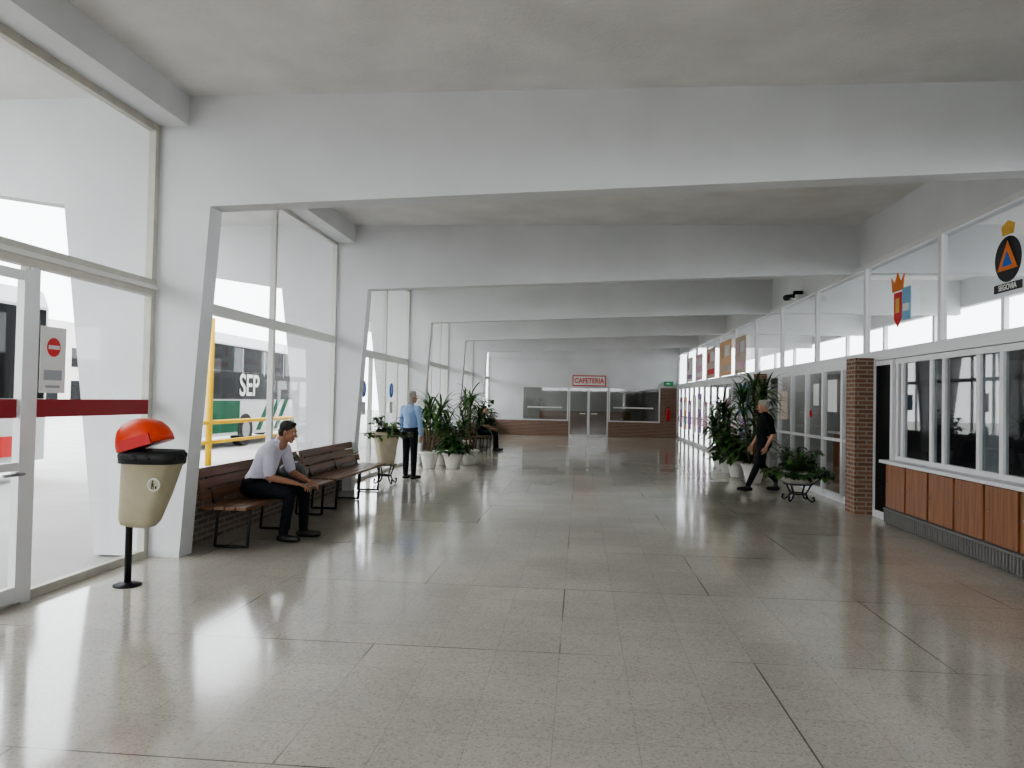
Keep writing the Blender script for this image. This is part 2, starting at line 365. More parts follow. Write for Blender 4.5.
b.box((X-0.03, 10.72, 0), (X+0.03, 10.79, 2.27), 'alu'); b.box((X-0.03, 11.33, 0), (X+0.03, 11.38, 2.27), 'alu'); b.box((X-0.025, 10.79, 2.2), (X+0.025, 11.33, 2.27), 'alu'); b.box((X-0.025, 10.79, 0), (X+0.025, 11.33, 0.1), 'alu')
b.box((X-0.01, 10.79, 0.1), (X+0.01, 11.33, 2.2), 'busglass'); b.done()
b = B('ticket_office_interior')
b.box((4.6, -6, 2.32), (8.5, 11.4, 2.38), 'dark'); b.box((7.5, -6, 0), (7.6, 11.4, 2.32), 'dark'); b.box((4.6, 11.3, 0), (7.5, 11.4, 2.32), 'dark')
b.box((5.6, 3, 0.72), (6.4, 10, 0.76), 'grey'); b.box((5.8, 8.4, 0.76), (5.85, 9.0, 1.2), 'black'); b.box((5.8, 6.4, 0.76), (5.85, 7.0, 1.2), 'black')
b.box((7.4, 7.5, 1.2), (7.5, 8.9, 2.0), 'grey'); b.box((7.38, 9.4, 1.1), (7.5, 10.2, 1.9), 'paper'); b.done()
b = B('brick_pillar'); b.box((4.06, 11.40, 0), (4.32, 11.78, 2.32), 'brick'); b.done()
b = B('brick_pillar'); b.box((4.10, 17.7, 0), (4.32, 18.05, 2.32), 'brick'); b.done()
def shopfront(name, y0, y1, n):
    b = B(name); X = 4.37; w = (y1-y0)/n
    for i in range(n+1): b.box((X-0.04, y0+i*w-0.045, 0), (X+0.03, y0+i*w+0.045, 2.28), 'alu')
    b.box((X-0.035, y0, 0), (X+0.025, y1, 0.12), 'alu'); b.box((X-0.035, y0, 2.2), (X+0.025, y1, 2.28), 'alu'); b.box((X-0.03, y0, 1.0), (X+0.02, y1, 1.05), 'alu')
    b.poly([(X, y0, 0), (X, y1, 0), (X, y1, 2.3), (X, y0, 2.3)], 'glass')
    return b
b = shopfront('window_12', 11.8, 17.7, 6)
for y in (12.3, 14.3): b.cyl((4.29, y, 1.45), (4.30, y, 1.45), 0.07, 0.07, 'redb', 20)
b.box((4.31, 13.9, 1.6), (4.32, 14.2, 2.0), 'paper'); b.box((4.31, 15.9, 1.3), (4.32, 16.5, 1.9), 'papert'); b.box((4.31, 12.95, 1.5), (4.32, 13.4, 2.05), 'paper')
b.done()
b = shopfront('window_13', 18.05, YE, 13)
pc = ['purple', 'paper', 'pink', 'purple', 'paper', 'pink', 'purple', 'paper', 'purple', 'orangel']
y = 19.6; i = 0
while y < YE-1:
    m = pc[i % 10]; h = random.uniform(1.1, 1.6); z = random.uniform(0.45, 0.6)
    b.box((4.31, y, z), (4.32, y+0.9, z+h), m); b.box((4.30, y+0.1, z+h*0.6), (4.31, y+0.7, z+h*0.85), 'paper'); b.box((4.30, y+0.1, z+h*0.15), (4.31, y+0.5, z+h*0.4), random.choice(['pink', 'purple', 'lblue'])); y += 1.22; i += 1
b.done()
for (y, z, w, h, m, c2) in ((20.0, 2.45, 1.3, 1.0, 'papert', 'pink'), (21.9, 2.45, 1.8, 1.05, 'orangel', 'papert'), (24.5, 2.45, 1.6, 1.0, 'papert', 'redb'), (27.0, 2.45, 1.5, .95, 'pink', 'paper'), (29.3, 2.45, 1.5, .95, 'paper', 'purple')):
    b = B('wall_poster'); b.box((4.33, y, z), (4.345, y+w, z+h), m)
    b.box((4.32, y+0.1, z+0.12), (4.33, y+w*0.8, z+h*0.3), c2); b.box((4.32, y+w*.1, z+h*.55), (4.33, y+w*0.5, z+h*0.85), 'paper'); b.ell((4.328, y+w*.72, z+h*.68), (.006, .16, .2), c2, 2); b.done()
b = B('blue_poster'); b.box((4.22, 19.3, 1.35), (4.25, 20.2, 2.1), 'lblue'); b.box((4.21, 19.4, 1.5), (4.22, 20.0, 1.7), 'paper'); b.box((4.25, 19.7, 2.0), (4.31, 19.8, 2.05), 'grey'); b.done()  # blue poster panel on a small bracket
# far side of the offices: low wall and clerestory
b = B('wall_office'); b.box((8.6, -8, 0), (8.75, 40, 2.3), 'white'); b.box((8.6, -8, 3.9), (8.75, 40, CZ), 'white')
for y in range(-8, 40, 3): b.box((8.62, y, 2.3), (8.72, y+0.12, 3.9), 'white')
b.done()
b = B('partition_and_shade_slab'); b.box((4.6, 11.5, 0), (8.5, 11.6, 2.4), 'mid'); b.box((4.6, 17.8, 0), (8.5, 17.9, 2.4), 'mid'); b.box((6.6, 18, 0), (6.7, YE, 2.3), 'mid'); b.box((5.6, 11.62, 2.32), (8.5, 17.78, 2.38), 'mid'); b.box((4.6, 18, 2.32), (8.5, YE, 2.38), 'mid'); b.done()  # partitions, plus slabs over the shops added to darken the rooms below
b = B('shop_counter'); b.box((5.6, 12.5, 0), (6.2, 17, 1.0), 'panel'); b.box((5.5, 12.4, 1.0), (6.3, 17.1, 1.05), 'alu')
b.box((7.6, 12.2, 0), (8.0, 17, 1.9), 'paper')
for k in range(14): b.box((7.5, 12.3+k*0.33, 0.4), (7.6, 12.5+k*0.33, 0.7+random.random()), pc[k % 8])
b.done()
# crest + emblem on upper glass
RX = Matrix(((0, 0, -1, 0), (-1, 0, 0, 0), (0, 1, 0, 0), (0, 0, 0, 1)))  # text facing -X
b = B('coat_of_arms_sign'); X = 4.33
b.box((X, 10.50, 2.82), (X+0.01, 10.74, 3.18), 'redb'); b.box((X, 10.22, 2.78), (X+0.01, 10.48, 3.22), 'lblue'); b.box((X-0.004, 10.26, 2.9), (X, 10.44, 3.0), 'paper')
b.prism([(X, 10.50, 2.82), (X, 10.74, 2.82), (X, 10.62, 2.70)], (0.01, 0, 0), 'redb')
b.prism([(X, 10.46, 3.20), (X, 10.80, 3.20), (X, 10.84, 3.42), (X, 10.73, 3.32), (X, 10.63, 3.46), (X, 10.53, 3.32), (X, 10.42, 3.42)], (0.01, 0, 0), 'orangep')
b.box((X-0.004, 10.56, 2.9), (X, 10.68, 3.1), 'gold'); b.done()
b = B('civil_protection_emblem'); c = V((X, 7.98, 3.14))
b.cyl(c, c+V((0.006, 0, 0)), 0.235, 0.235, 'black', 36)
b.prism([c+V((-0.006, -0.18, -0.11)), c+V((-0.006, 0.18, -0.11)), c+V((-0.006, 0, 0.19))], (0.004, 0, 0), 'orangep')
b.prism([c+V((-0.011, -0.09, -0.07)), c+V((-0.011, 0.09, -0.07)), c+V((-0.011, 0, 0.08))], (0.004, 0, 0), 'blue')
b.box(c+V((0, -0.25, -0.33)), c+V((0.006, 0.25, -0.245)), 'black'); b.text('SEGOVIA', 0.08, Matrix.Translation(c+V((-0.004, 0, -0.288))) @ RX, 'paper', 0.002)
b.prism([c+V((0, -0.10, 0.25)), c+V((0, 0.10, 0.25)), c+V((0, 0.12, 0.35)), c+V((0, 0, 0.40)), c+V((0, -0.12, 0.35))], (0.006, 0, 0), 'gold'); b.done()
b = B('security_camera'); b.box((4.25, 15.3, 3.84), (4.42, 15.4, 3.90), 'black'); b.cyl((4.22, 15.35, 3.78), (4.02, 15.05, 3.72), 0.06, 0.06, 'black'); b.cyl((4.3, 15.35, 3.86), (4.18, 15.3, 3.78), 0.02, 0.02, 'black'); b.done()

# ------------------------------------------------------------------ cafeteria front
RY = Matrix(((1, 0, 0, 0), (0, 0, -1, 0), (0, 1, 0, 0), (0, 0, 0, 1)))  # text facing -Y
def fw(name, x0, x1, z0, z1, ms, m='alu'):
    b = B(name); Y = YE+0.05; w = 0.06
    b.box((x0, Y-0.04, z0), (x0+w, Y+0.04, z1), m); b.box((x1-w, Y-0.04, z0), (x1, Y+0.04, z1), m); b.box((x0+w, Y-0.035, z0), (x1-w, Y+0.035, z0+w), m); b.box((x0+w, Y-0.035, z1-w), (x1-w, Y+0.035, z1), m)
    for x in ms: b.box((x-0.03, Y-0.03, z0), (x+0.03, Y+0.03, z1), m)
    b.poly([(x0, Y, z0), (x1, Y, z0), (x1, Y, z1), (x0, Y, z1)], 'glassc'); return b
b = fw('window_14', -2.65, -0.52, 0.68, 2.25, []); b.box((-2.4, YE+0.04, 1.25), (-0.8, YE+0.045, 1.32), 'paper'); b.done()
b = fw('window_15', 1.3, 3.6, 0.68, 2.25, []); b.box((1.5, YE+0.04, 1.3), (3.3, YE+0.045, 1.36), 'paper'); b.done()
b = fw('door_3', -0.5, 1.28, 0.0, 2.25, [0.36, 0.42]); b.box((0.0, YE, 1.0), (0.25, YE+0.04, 1.05), 'alu'); b.box((0.5, YE, 1.0), (0.8, YE+0.04, 1.05), 'alu'); b.done()
b = B('cafeteria_sign'); b.box((-0.35, YE-0.2, 2.28), (1.15, YE-0.13, 2.76), 'redb'); b.box((-0.31, YE-0.21, 2.32), (1.11, YE-0.2, 2.72), 'paper')
b.text('CAFETERIA', 0.32, Matrix.Translation((0.4, YE-0.215, 2.51)) @ RY @ Matrix.Scale(0.84, 4, (1,0,0)), 'redb', 0.008); b.done()
b = B('exit_sign'); b.box((3.75, YE-0.2, 2.35), (4.15, YE-0.13, 2.55), 'signg'); b.box((3.85, YE-0.205, 2.42), (4.0, YE-0.2, 2.48), 'paper'); b.done()
b = B('fire_extinguisher'); b.lathe([(0.02, 0.75), (0.09, 0.78), (0.09, 1.2), (0.06, 1.28), (0.025, 1.32), (0.025, 1.38)], (3.95, YE-0.14, 0), 'redb', 14); b.box((3.88, YE-0.2, 1.38), (4.0, YE-0.12, 1.42), 'black')
b.tube([(3.93, YE-0.15, 1.38), (3.82, YE-0.15, 1.3), (3.83, YE-0.15, 1.0)], 0.012, 'black'); b.done()

# ------------------------------------------------------------------ benches
def bench(y0, y1, xs=-3.80, ends=True):
    b = B('wooden_bench')
    for i in range(4): b.box((xs+0.02+i*0.118, y0, 0.425), (xs+0.125+i*0.118, y1, 0.46), 'wood')
    rot = Matrix.Rotation(math.radians(-12), 3, 'Y')
    for i in range(3):
        z = 0.50+i*0.115; x = xs - 0.0 - (z-0.46)*0.2
        b.box((x-0.015, y0, z), (x+0.015, y1, z+0.105), 'wood', rot)
    n = 3
    for i in range(n):
        y = y0+0.22+(y1-y0-0.44)*i/(n-1)
        b.tube([(xs+0.08, y, 0.41), (xs+0.05, y, 0.02), (xs+0.40, y, 0.02), (xs+0.42, y, 0.41), (xs+0.08, y, 0.41)], 0.016, 'iron')
        b.tube([(xs+0.05, y, 0.41), (xs-0.09, y, 0.80)], 0.016, 'iron')
    return b.done(bevel=0.006)
bench(7.2, 9.85); bench(9.98, 12.6); bench(22.0, 24.4, -3.3)

# ------------------------------------------------------------------ litter bin
b = B('litter_bin'); cx, cy = -3.70, 5.85
b.lathe([(0.11, 0.0), (0.11, 0.012), (0.04, 0.02), (0.03, 0.03)], (cx, cy, 0), 'iron', 20)
b.cyl((cx, cy, 0.0), (cx, cy, 1.15), 0.028, 0.028, 'iron', 14); b.box((cx-0.02, cy-0.05, 0.62), (cx+0.10, cy+0.05, 0.66), 'iron'); b.box((cx-0.02, cy-0.05, 1.0), (cx+0.10, cy+0.05, 1.04), 'iron')
def rr(cxx, cyy, z, hx, hy, n=28, p=3.2):
    out = []
    for i in range(n):
        t = 2*math.pi*i/n; c, s = math.cos(t), math.sin(t)
        out.append(V((cxx+hx*math.copysign(abs(c)**(2/p), c), cyy+hy*math.copysign(abs(s)**(2/p), s), z)))
    return out
prof = [(0.50, 0.09, 0.06, 0.155), (0.515, 0.13, 0.10, 0.155), (0.56, 0.155, 0.12, 0.165), (0.8, 0.195, 0.145, 0.20), (1.03, 0.225, 0.165, 0.225), (1.04, 0.24, 0.18, 0.228), (1.075, 0.24, 0.18, 0.228)]
TI = Matrix.Rotation(math.radians(4), 3, 'Y'); tp = V((cx, cy, 1.0))
b.rings([[TI @ (q-tp)+tp for q in rr(cx+ox-0.03, cy-0.02, z, hx, hy)] for z, hx, hy, ox in prof], 'cream')
# bin bag collar
b.rings([rr(cx+0.198, cy-0.02, 1.02, 0.247, 0.187), rr(cx+0.198, cy-0.02, 1.09, 0.250, 0.19), rr(cx+0.198, cy-0.02, 1.125, 0.235, 0.175), rr(cx+0.198, cy-0.02, 1.11, 0.20, 0.15)], 'black')
for i in range(14):
    t = i/14*2*math.pi; b.ell((cx+0.198+0.235*math.cos(t), cy-0.02+0.175*math.sin(t), 1.065+0.03*random.random()), (0.05, 0.04, 0.035), 'black', 1)
# orange swing lid / hood, tipped up toward the post
R = Matrix.Rotation(math.radians(-17), 3, 'Y'); pv = V((cx+0.08, cy-0.02, 1.14))
rg = []
for z, k in ((0.0, 1.0), (0.05, 1.0), (0.11, 0.93), (0.17, 0.78), (0.215, 0.5), (0.235, 0.2)):
    rg.append([R @ (p-pv) + pv for p in rr(cx+0.14-0.05*(1-k), cy-0.02, 1.14+z, 0.21*k, 0.175*k)])
b.rings(rg, 'orange')
b.box((cx+0.01, cy-0.205, 1.15), (cx+0.28, cy-0.19, 1.24), 'redb', R)
# tidy-man logo
b.cyl((cx+0.31, cy-0.172, 0.86), (cx+0.31, cy-0.185, 0.86), 0.052, 0.052, 'paper', 24); b.cyl((cx+0.31, cy-0.18, 0.86), (cx+0.31, cy-0.188, 0.86), 0.044, 0.044, 'cream', 24)
lx = cx-0.05
b.ell((lx+0.355, cy-0.188, 0.887), (0.009, 0.004, 0.009), 'iron', 1); b.box((lx+0.345, cy-0.19, 0.845), (lx+0.363, cy-0.186, 0.877), 'iron'); b.box((lx+0.343, cy-0.19, 0.825), (lx+0.350, cy-0.186, 0.85), 'iron'); b.box((lx+0.358, cy-0.19, 0.825), (lx+0.365, cy-0.186, 0.85), 'iron'); b.box((lx+0.375, cy-0.19, 0.83), (lx+0.388, cy-0.186, 0.85), 'iron')
b.done()

# ------------------------------------------------------------------ plants
def scroll_stand(b, x, y, h, r):
    for k in range(4):
        a = math.pi/4 + k*math.pi/2; c, s = math.cos(a), math.sin(a)
        pts = [(r*0.95, h), (r*0.75, h*0.7), (r*0.55, h*0.45), (r*0.75, h*0.2), (r*1.05, 0.02), (r*1.2, 0.05), (r*1.15, 0.1), (r*1.05, 0.08)]
        b.tube([(x+c*q, y+s*q, z) for q, z in pts], 0.014, 'iron', 6)
    for z, q in ((h, r*0.97), (h*0.45, r*0.55)):
        n = 20; b.tube([(x+q*math.cos(2*math.pi*i/n), y+q*math.sin(2*math.pi*i/n), z) for i in range(n+1)], 0.012, 'iron', 6)
def bush(b, x, y, z, rx, rz, n, L, W, trail=0.0):
    for i in range(n):
        a = random.uniform(0, 2*math.pi); e = random.uniform(-0.1, 1.3); q = random.uniform(0.2, 1.0)
        st = V((x, y, z)); tip = V((x+rx*q*math.cos(a)*math.cos(e), y+rx*q*math.sin(a)*math.cos(e), z+rz*q*math.sin(e)))
        if trail and random.random() < 0.4:
            tip = V((x+rx*1.0*math.cos(a), y+rx*1.0*math.sin(a), z-trail*random.random()))
        b.cyl(st, tip, 0.006, 0.003, 'stem', 4)
        for k in range(4):
            aa = a+random.uniform(-1.3, 1.3)
            p = st.lerp(tip, random.uniform(0.55, 1.0))
            b.leaf(p, (math.cos(aa), math.sin(aa), random.uniform(-0.1, 0.9)), L*random.uniform(.6, 1.1), W*random.uniform(.7, 1.1), 1.4, 'leaf' if random.random() < 0.6 else 'leaf2', 4)
def dracaena(b, x, y, z, stems, L=0.6):
    for (dx, dy, h) in stems:
        top = V((x+dx, y+dy, z+h)); b.cyl((x+dx*0.3, y+dy*0.3, z), top, 0.022, 0.016, 'stem', 7)
        for k in range(40):
            a = random.uniform(0, 2*math.pi); e = random.uniform(-0.1, 1.35)
            b.leaf(top-V((0, 0, random.uniform(0, min(0.35, h*0.5)))), (math.cos(a)*math.cos(e), math.sin(a)*math.cos(e), math.sin(e)), L*random.uniform(.6, 1.1), 0.05, 1.5, 'leaf' if random.random() < .6 else 'leaf2', 6)
def pot(b, x, y, r, h, m, z0=0.0):
    b.lathe([(r*0.62, z0), (r*0.66, z0+h*0.1), (r*0.85, z0+h*0.6), (r, z0+h*0.88), (r*1.08, z0+h*0.9), (r*1.08, z0+h), (r*0.95, z0+h), (r*0.93, z0+h*0.93)], (x, y, 0), m)
    b.lathe([(0.001, z0+h*0.925), (r*0.93, z0+h*0.93)], (x, y, 0), 'soil', caps=False)
# urn planter on stand, left
b = B('urn_planter'); x, y = -3.54, 13.4
scroll_stand(b, x, y, 0.36, 0.2); pot(b, x, y, 0.24, 0.60, 'pot', 0.36); bush(b, x, y, 0.93, 0.40, 0.48, 55, 0.16, 0.085, 0.1); b.done(normals=False)
# right planter bowl
b = B('bowl_planter'); x, y = 3.64, 12.75
scroll_stand(b, x, y, 0.30, 0.24)
b.lathe([(0.14, 0.29), (0.2, 0.31), (0.33, 0.40), (0.36, 0.47), (0.40, 0.48), (0.40, 0.51), (0.34, 0.51)], (x, y, 0), 'potw'); b.lathe([(0.001, 0.49), (0.35, 0.5)], (x, y, 0), 'soil', caps=False)
bush(b, x, y, 0.5, 0.48, 0.52, 110, 0.20, 0.10, 0.08); b.done(normals=False)
# left plant group
for (x, y, r, h, kind) in ((-3.40, 16.7, 0.22, 0.38, 'd'), (-2.85, 16.7, 0.24, 0.36, 'b'), (-2.65, 17.9, 0.22, 0.36, 'd2'), (-3.3, 17.5, .2, .35, 'd')):
    b = B('potted_plant'); pot(b, x, y, r, h, 'potw')
    if kind == 'd': dracaena(b, x, y, h, [(0, 0, 1.05), (0.18, -0.12, 0.65), (-0.12, .1, 0.8)], 0.65)
    elif kind == 'd2': dracaena(b, x, y, h, [(0.0, 0.0, 1.35), (0.22, 0.0, 0.9), (-0.15, -0.1, .6)], 0.6)
    else: bush(b, x, y, h, 0.5, 0.75, 44, 0.34, 0.13)
    b.done(normals=False)
b = B('potted_plant'); pot(b, -3.3, 25.6, 0.2, 0.4, 'potw'); bush(b, -3.3, 25.6, 0.4, 0.5, 1.3, 60, 0.32, 0.15); b.done(normals=False)
b = B('potted_plant'); pot(b, -3.3, 21.2, 0.22, 0.4, 'potw'); dracaena(b, -3.3, 21.2, 0.4, [(0, 0, 1.2), (0.15, 0.1, 0.8)], 0.5); b.done(normals=False)
# right group
for (x, y, r, h, kind) in ((3.54, 15.5, 0.23, 0.38, 'tall'), (3.46, 16.7, 0.22, 0.36, 'b'), (3.50, 18.6, 0.24, 0.38, 'd'), (3.65, 19.8, 0.22, 0.38, 'd2'), (3.45, 17.7, 0.2, .35, 'b')):
    b = B('potted_plant'); pot(b, x, y, r, h, 'potw')
    if kind == 'tall': dracaena(b, x, y, h, [(0, 0, 1.70), (0.12, -0.12, 1.1), (-0.22, .1, 1.35), (0.1, 0.15, 0.6), (0.2, .05, 1.5)], 0.72)
    elif kind == 'b': bush(b, x, y, h, 0.45, 0.95, 56, 0.30, 0.13)
    else: dracaena(b, x, y, h, [(0, 0, 1.2), (-0.2, -0.1, 0.7), (0.15, .1, 0.9), (0, 0.1, 0.4)], 0.55)
    b.done(normals=False)

# ------------------------------------------------------------------ people
def remesh(bm, voxel, it):
    me = bpy.data.meshes.new('tmp'); bmesh.ops.recalc_face_normals(bm, faces=bm.faces[:]); bm.to_mesh(me); bm.free()
    o = bpy.data.objects.new('tmp', me); col.objects.link(o)
    r = o.modifiers.new('r', 'REMESH'); r.mode = 'VOXEL'; r.voxel_size = voxel; r.use_smooth_shade = True
    s = o.modifiers.new('s', 'SMOOTH'); s.iterations = it; s.factor = 0.5
    bpy.context.view_layer.update()
    out = bpy.data.meshes.new_from_object(o.evaluated_get(bpy.context.evaluated_depsgraph_get()))
    bpy.data.objects.remove(o); bpy.data.meshes.remove(me)
    return out
class Blob:
    def __init__(s): s.b = B('x'); s.cl = []
    def cap(s, p0, p1, r0, r1, m):
        p0, p1 = V(p0), V(p1); s.b.cyl(p0, p1, r0, r1, 'skin', 14); s.b.ell(p0, (r0,)*3, 'skin', 2); s.b.ell(p1, (r1,)*3, 'skin', 2)
        if m: s.cl.append(('c', p0, p1, r0, r1, m))
    def el(s, c, r, mt, m):
        s.b.ell(c, r, 'skin', 2, mt)
        if m: s.cl.append(('e', V(c), r, mt, 0, m))
    def clsf(s, p0, p1, r0, r1, m): s.cl.append(('c', V(p0), V(p1), r0, r1, m))
    def bake(s, out, voxel, it):
        me = remesh(s.b.bm, voxel, it); n = len(me.polygons)
        C = np.zeros(n*3); me.polygons.foreach_get('center', C); C = C.reshape(-1, 3)
        D = []; names = []
        for t in s.cl:
            if t[0] == 'c':
                a = np.array(t[1]); d = np.array(t[2])-a; L = max(d@d, 1e-9); k = np.clip(((C-a)@d)/L, 0, 1)
                D.append(np.linalg.norm(C-(a+k[:, None]*d), axis=1)-(t[3]+(t[4]-t[3])*k))
            else:
                mt = np.array(t[3]) if t[3] else np.eye(3)
                q = (C-np.array(t[1]))@mt; r = np.array(t[2]); D.append((np.linalg.norm(q/r, axis=1)-1)*r.min())
            names.append(t[5])
        un = sorted(set(names)); idx = np.argmin(np.array(D), axis=0); mi = np.array([un.index(x) for x in names])[idx]
        me.polygons.foreach_set('material_index', mi.astype(np.int32)); me.polygons.foreach_set('use_smooth', np.ones(n, dtype=bool))
        for m in un: me.materials.append(M[m])
        out.add(me, un)
def frame(f, u):
    f = V(f).normalized(); r = f.cross(V(u)).normalized(); u = r.cross(f)
    return Matrix((r, f, u)).transposed()   # local x right, y forward, z up
def head(out, c, f, u, skin, hair, long=False):
    Q = frame(f, u); c = V(c); P = lambda *a: c + Q @ V(a); h = Blob()
    h.el(P(0, -.008, .03), (.074, .094, .085), Q, None); h.cl.append(('e', P(0, -.0, .01), (.07, .09, .09), Q, 0, skin))
    h.el(P(0, .018, -.035), (.060, .072, .080), Q, skin); h.el(P(0, .058, -.097), (.028, .026, .020), Q, skin)
    h.el(P(-.03, .055, -.035), (.028, .028, .03), Q, skin); h.el(P(.03, .055, -.035), (.028, .028, .03), Q, skin)
    h.cap(P(0, .086, .008), P(0, .108, -.03), .009, .014, skin); h.el(P(0, .098, -.036), (.019, .012, .009), Q, skin)
    h.cap(P(-.045, .074, .022), P(.045, .074, .022), .012, .012, skin)
    h.el(P(-.077, -.005, -.012), (.010, .020, .032), Q, skin); h.el(P(.077, -.005, -.012), (.010, .020, .032), Q, skin)
    h.cap(P(-.020, .083, -.064), P(.020, .083, -.064), .007, .007, 'lip'); h.cap(P(-.014, .083, -.072), P(.014, .083, -.072), .007, .007, 'lip')
    h.cap(P(0, -.025, -.05), P(0, -.035, -.16), .055, .058, skin)
    h.el(P(0, -.022, .048), (.080, .092, .082), Q, hair); h.el(P(0, -.05, -.01), (.072, .062, .07), Q, hair)
    h.el(P(0, .035, .098), (.05, .04, .025), Q, hair)
    if long: h.el(P(0, -.04, -.05), (.085, .065, .09), Q, hair); h.el(P(0, 0, .03), (.088, .08, .085), Q, hair)
    h.bake(out, 0.0045, 3)
    for s in (-1, 1):
        out.ell(P(s*.030, .080, .0), (.013, .010, .009), 'eyew', 2, Q); out.ell(P(s*.030, .088, .0), (.006, .004, .006), 'black', 1, Q)
        out.ell(P(s*.030, .088, .021), (.018, .005, .004), hair, 1, Q)
def hand(out, w, d, n, side, skin, curl=0.35):
    """w wrist, d finger dir, n palm-facing dir, side thumb-side dir"""
    w, d, n, side = V(w), V(d).normalized(), V(n).normalized(), V(side).normalized(); h = Blob()
    h.cap(w-d*.03, w+d*.012, .026, .024, skin)
    for i, (o, L) in enumerate(((.030, .9), (.010, 1.0), (-.010, .94), (-.029, .75))):
        k = w+d*(.088-.004*abs(i-1))+side*o; h.cap(w+d*.012+side*o*.5, k, .015, .0125, skin)
        p = k; a = curl*(0.7+0.15*i); dd = d.copy()
        for j, l in enumerate((.042, .026, .021)):
            dd = (d*math.cos(a*(j+1))+n*math.sin(a*(j+1))+side*o*1.2).normalized(); q = p+dd*l*L; h.cap(p, q, .0095-.001*j, .0088-.001*j, skin); p = q
    t0 = w+d*.022+side*.024; t1 = t0+(d*.65+side*.65+n*.25).normalized()*.042; t2 = t1+(d*.9+side*.25+n*.35).normalized()*.034; t3 = t2+(d*.95+n*.45).normalized()*.024
    h.cap(t0, t1, .015, .011, skin); h.cap(t1, t2, .011, .0095, skin); h.cap(t2, t3, .0095, .008, skin)
    h.bake(out, 0.0035, 2)
def human(name, pelvis, spine, fwd, face, headc, arms, legs, shirt, pants, skin, hair, longsl=False, hairlong=False, wide=1.0, vox=0.009, hup=(0, 0, 1)):
    out = B(name); bl = Blob(); pelvis, neck = V(pelvis), V(spine)   # spine = neck base
    up = (neck-pelvis).normalized(); f = V(fwd).normalized(); r = f.cross(up).normalized(); fl = up.cross(r).normalized()
    R = []
    bulge = [(0.0-0.10, .12, .10, 0), (-.05, .155, .12, 0), (.04, .172, .125, 0), (.16, .158, .122, .012), (.28, .160, .120, .0), (.40, .175, .118, -.02), (.48, .172, .098, -.02), (.53, .12, .075, -.015), (.575, .065, .06, -.01)]
    S = (neck-pelvis).length/.545
    for t, a, bb, o in bulge:
        c = pelvis+up*(t*S)+fl*o
        R.append([c + r*(a*wide*math.cos(q)) + fl*(bb*wide*math.sin(q)) for q in [2*math.pi*i/24 for i in range(24)]])
    bl.b.rings(R, 'skin')
    bl.clsf(pelvis+up*.10, neck-up*.05, .13, .13, shirt); bl.clsf(pelvis-up*.06, pelvis+up*.01, .14, .14, pants)
    bl.clsf(neck+up*.035, neck+up*.2, .03, .03, skin)
    hc = V(headc); bl.cap(neck-up*.02, neck.lerp(hc, .45), .062, .053, skin)
    for (sh, el, wr, hd, pn, ts, cu) in arms:
        sh, el, wr = V(sh), V(el), V(wr)
        bl.cap(neck-up*.055+(sh-neck)*.3, sh, .065, .068, shirt)
        if longsl:
            bl.cap(sh, el, .062, .048, shirt); bl.cap(el, wr, .047, .033, shirt)
        else:
            m = sh.lerp(el, .85); bl.cap(sh, m, .066, .058, shirt); bl.cap(m, el, .045, .042, skin); bl.cap(el, el.lerp(wr, .35), .043, .041, skin); bl.cap(el.lerp(wr, .35), wr, .041, .026, skin)
        hand(out, wr, hd, pn, ts, skin, cu)
    for (hp, kn, an, toe) in legs:
        hp, kn, an, toe = V(hp), V(kn), V(an), V(toe)
        bl.cap(hp, kn, .095*wide, .065, pants); bl.cap(kn, kn.lerp(an, .35), .064, .062, pants); bl.cap(kn.lerp(an, .35), an, .062, .05, pants)
        d = toe-an; d.z = 0; d.normalize(); g = V((an.x, an.y, toe.z))
        bl.cap(g-d*.045, g+d*.06, .038, .042, 'shoe'); bl.cap(g+d*.06, toe, .043, .034, 'shoe'); bl.cap(an+V((0, 0, -.0)), g+V((0, 0, .01)), .042, .042, 'shoe')
    bl.bake(out, vox, 5)
    head(out, hc, face, hup, skin, hair, hairlong)
    return out.done(normals=False)

# seated man facing +X, slumped forward, looking down the hall to the right
Y0 = 8.0
human('seated_man', (-3.61, Y0, .57), (-3.36, Y0, 1.05), (1, 0.05, 0), (1, 0.05, -.22), (-3.235, Y0+.01, 1.19),
      [((-3.36, Y0-.20, .99), (-3.33, Y0-.25, .71), (-3.06, Y0-.15, .64), (1, .25, -.30), (0, 0, -1), (0, 1, 0), .5),
       ((-3.34, Y0+.20, .99), (-3.28, Y0+.25, .72), (-3.03, Y0+.13, .64), (1, -.25, -.30), (0, 0, -1), (0, -1, 0), .5)],
      [((-3.57, Y0-.10, .56), (-3.12, Y0-.17, .53), (-3.19, Y0-.16, .10), (-3.02, Y0-.19, .042)),
       ((-3.57, Y0+.10, .56), (-3.09, Y0+.17, .53), (-3.09, Y0+.17, .10), (-2.92, Y0+.19, .042))],
      'shirtw', 'pants', 'skin', 'hairb', wide=1.1, vox=.008, hup=(.25, 0, 1))
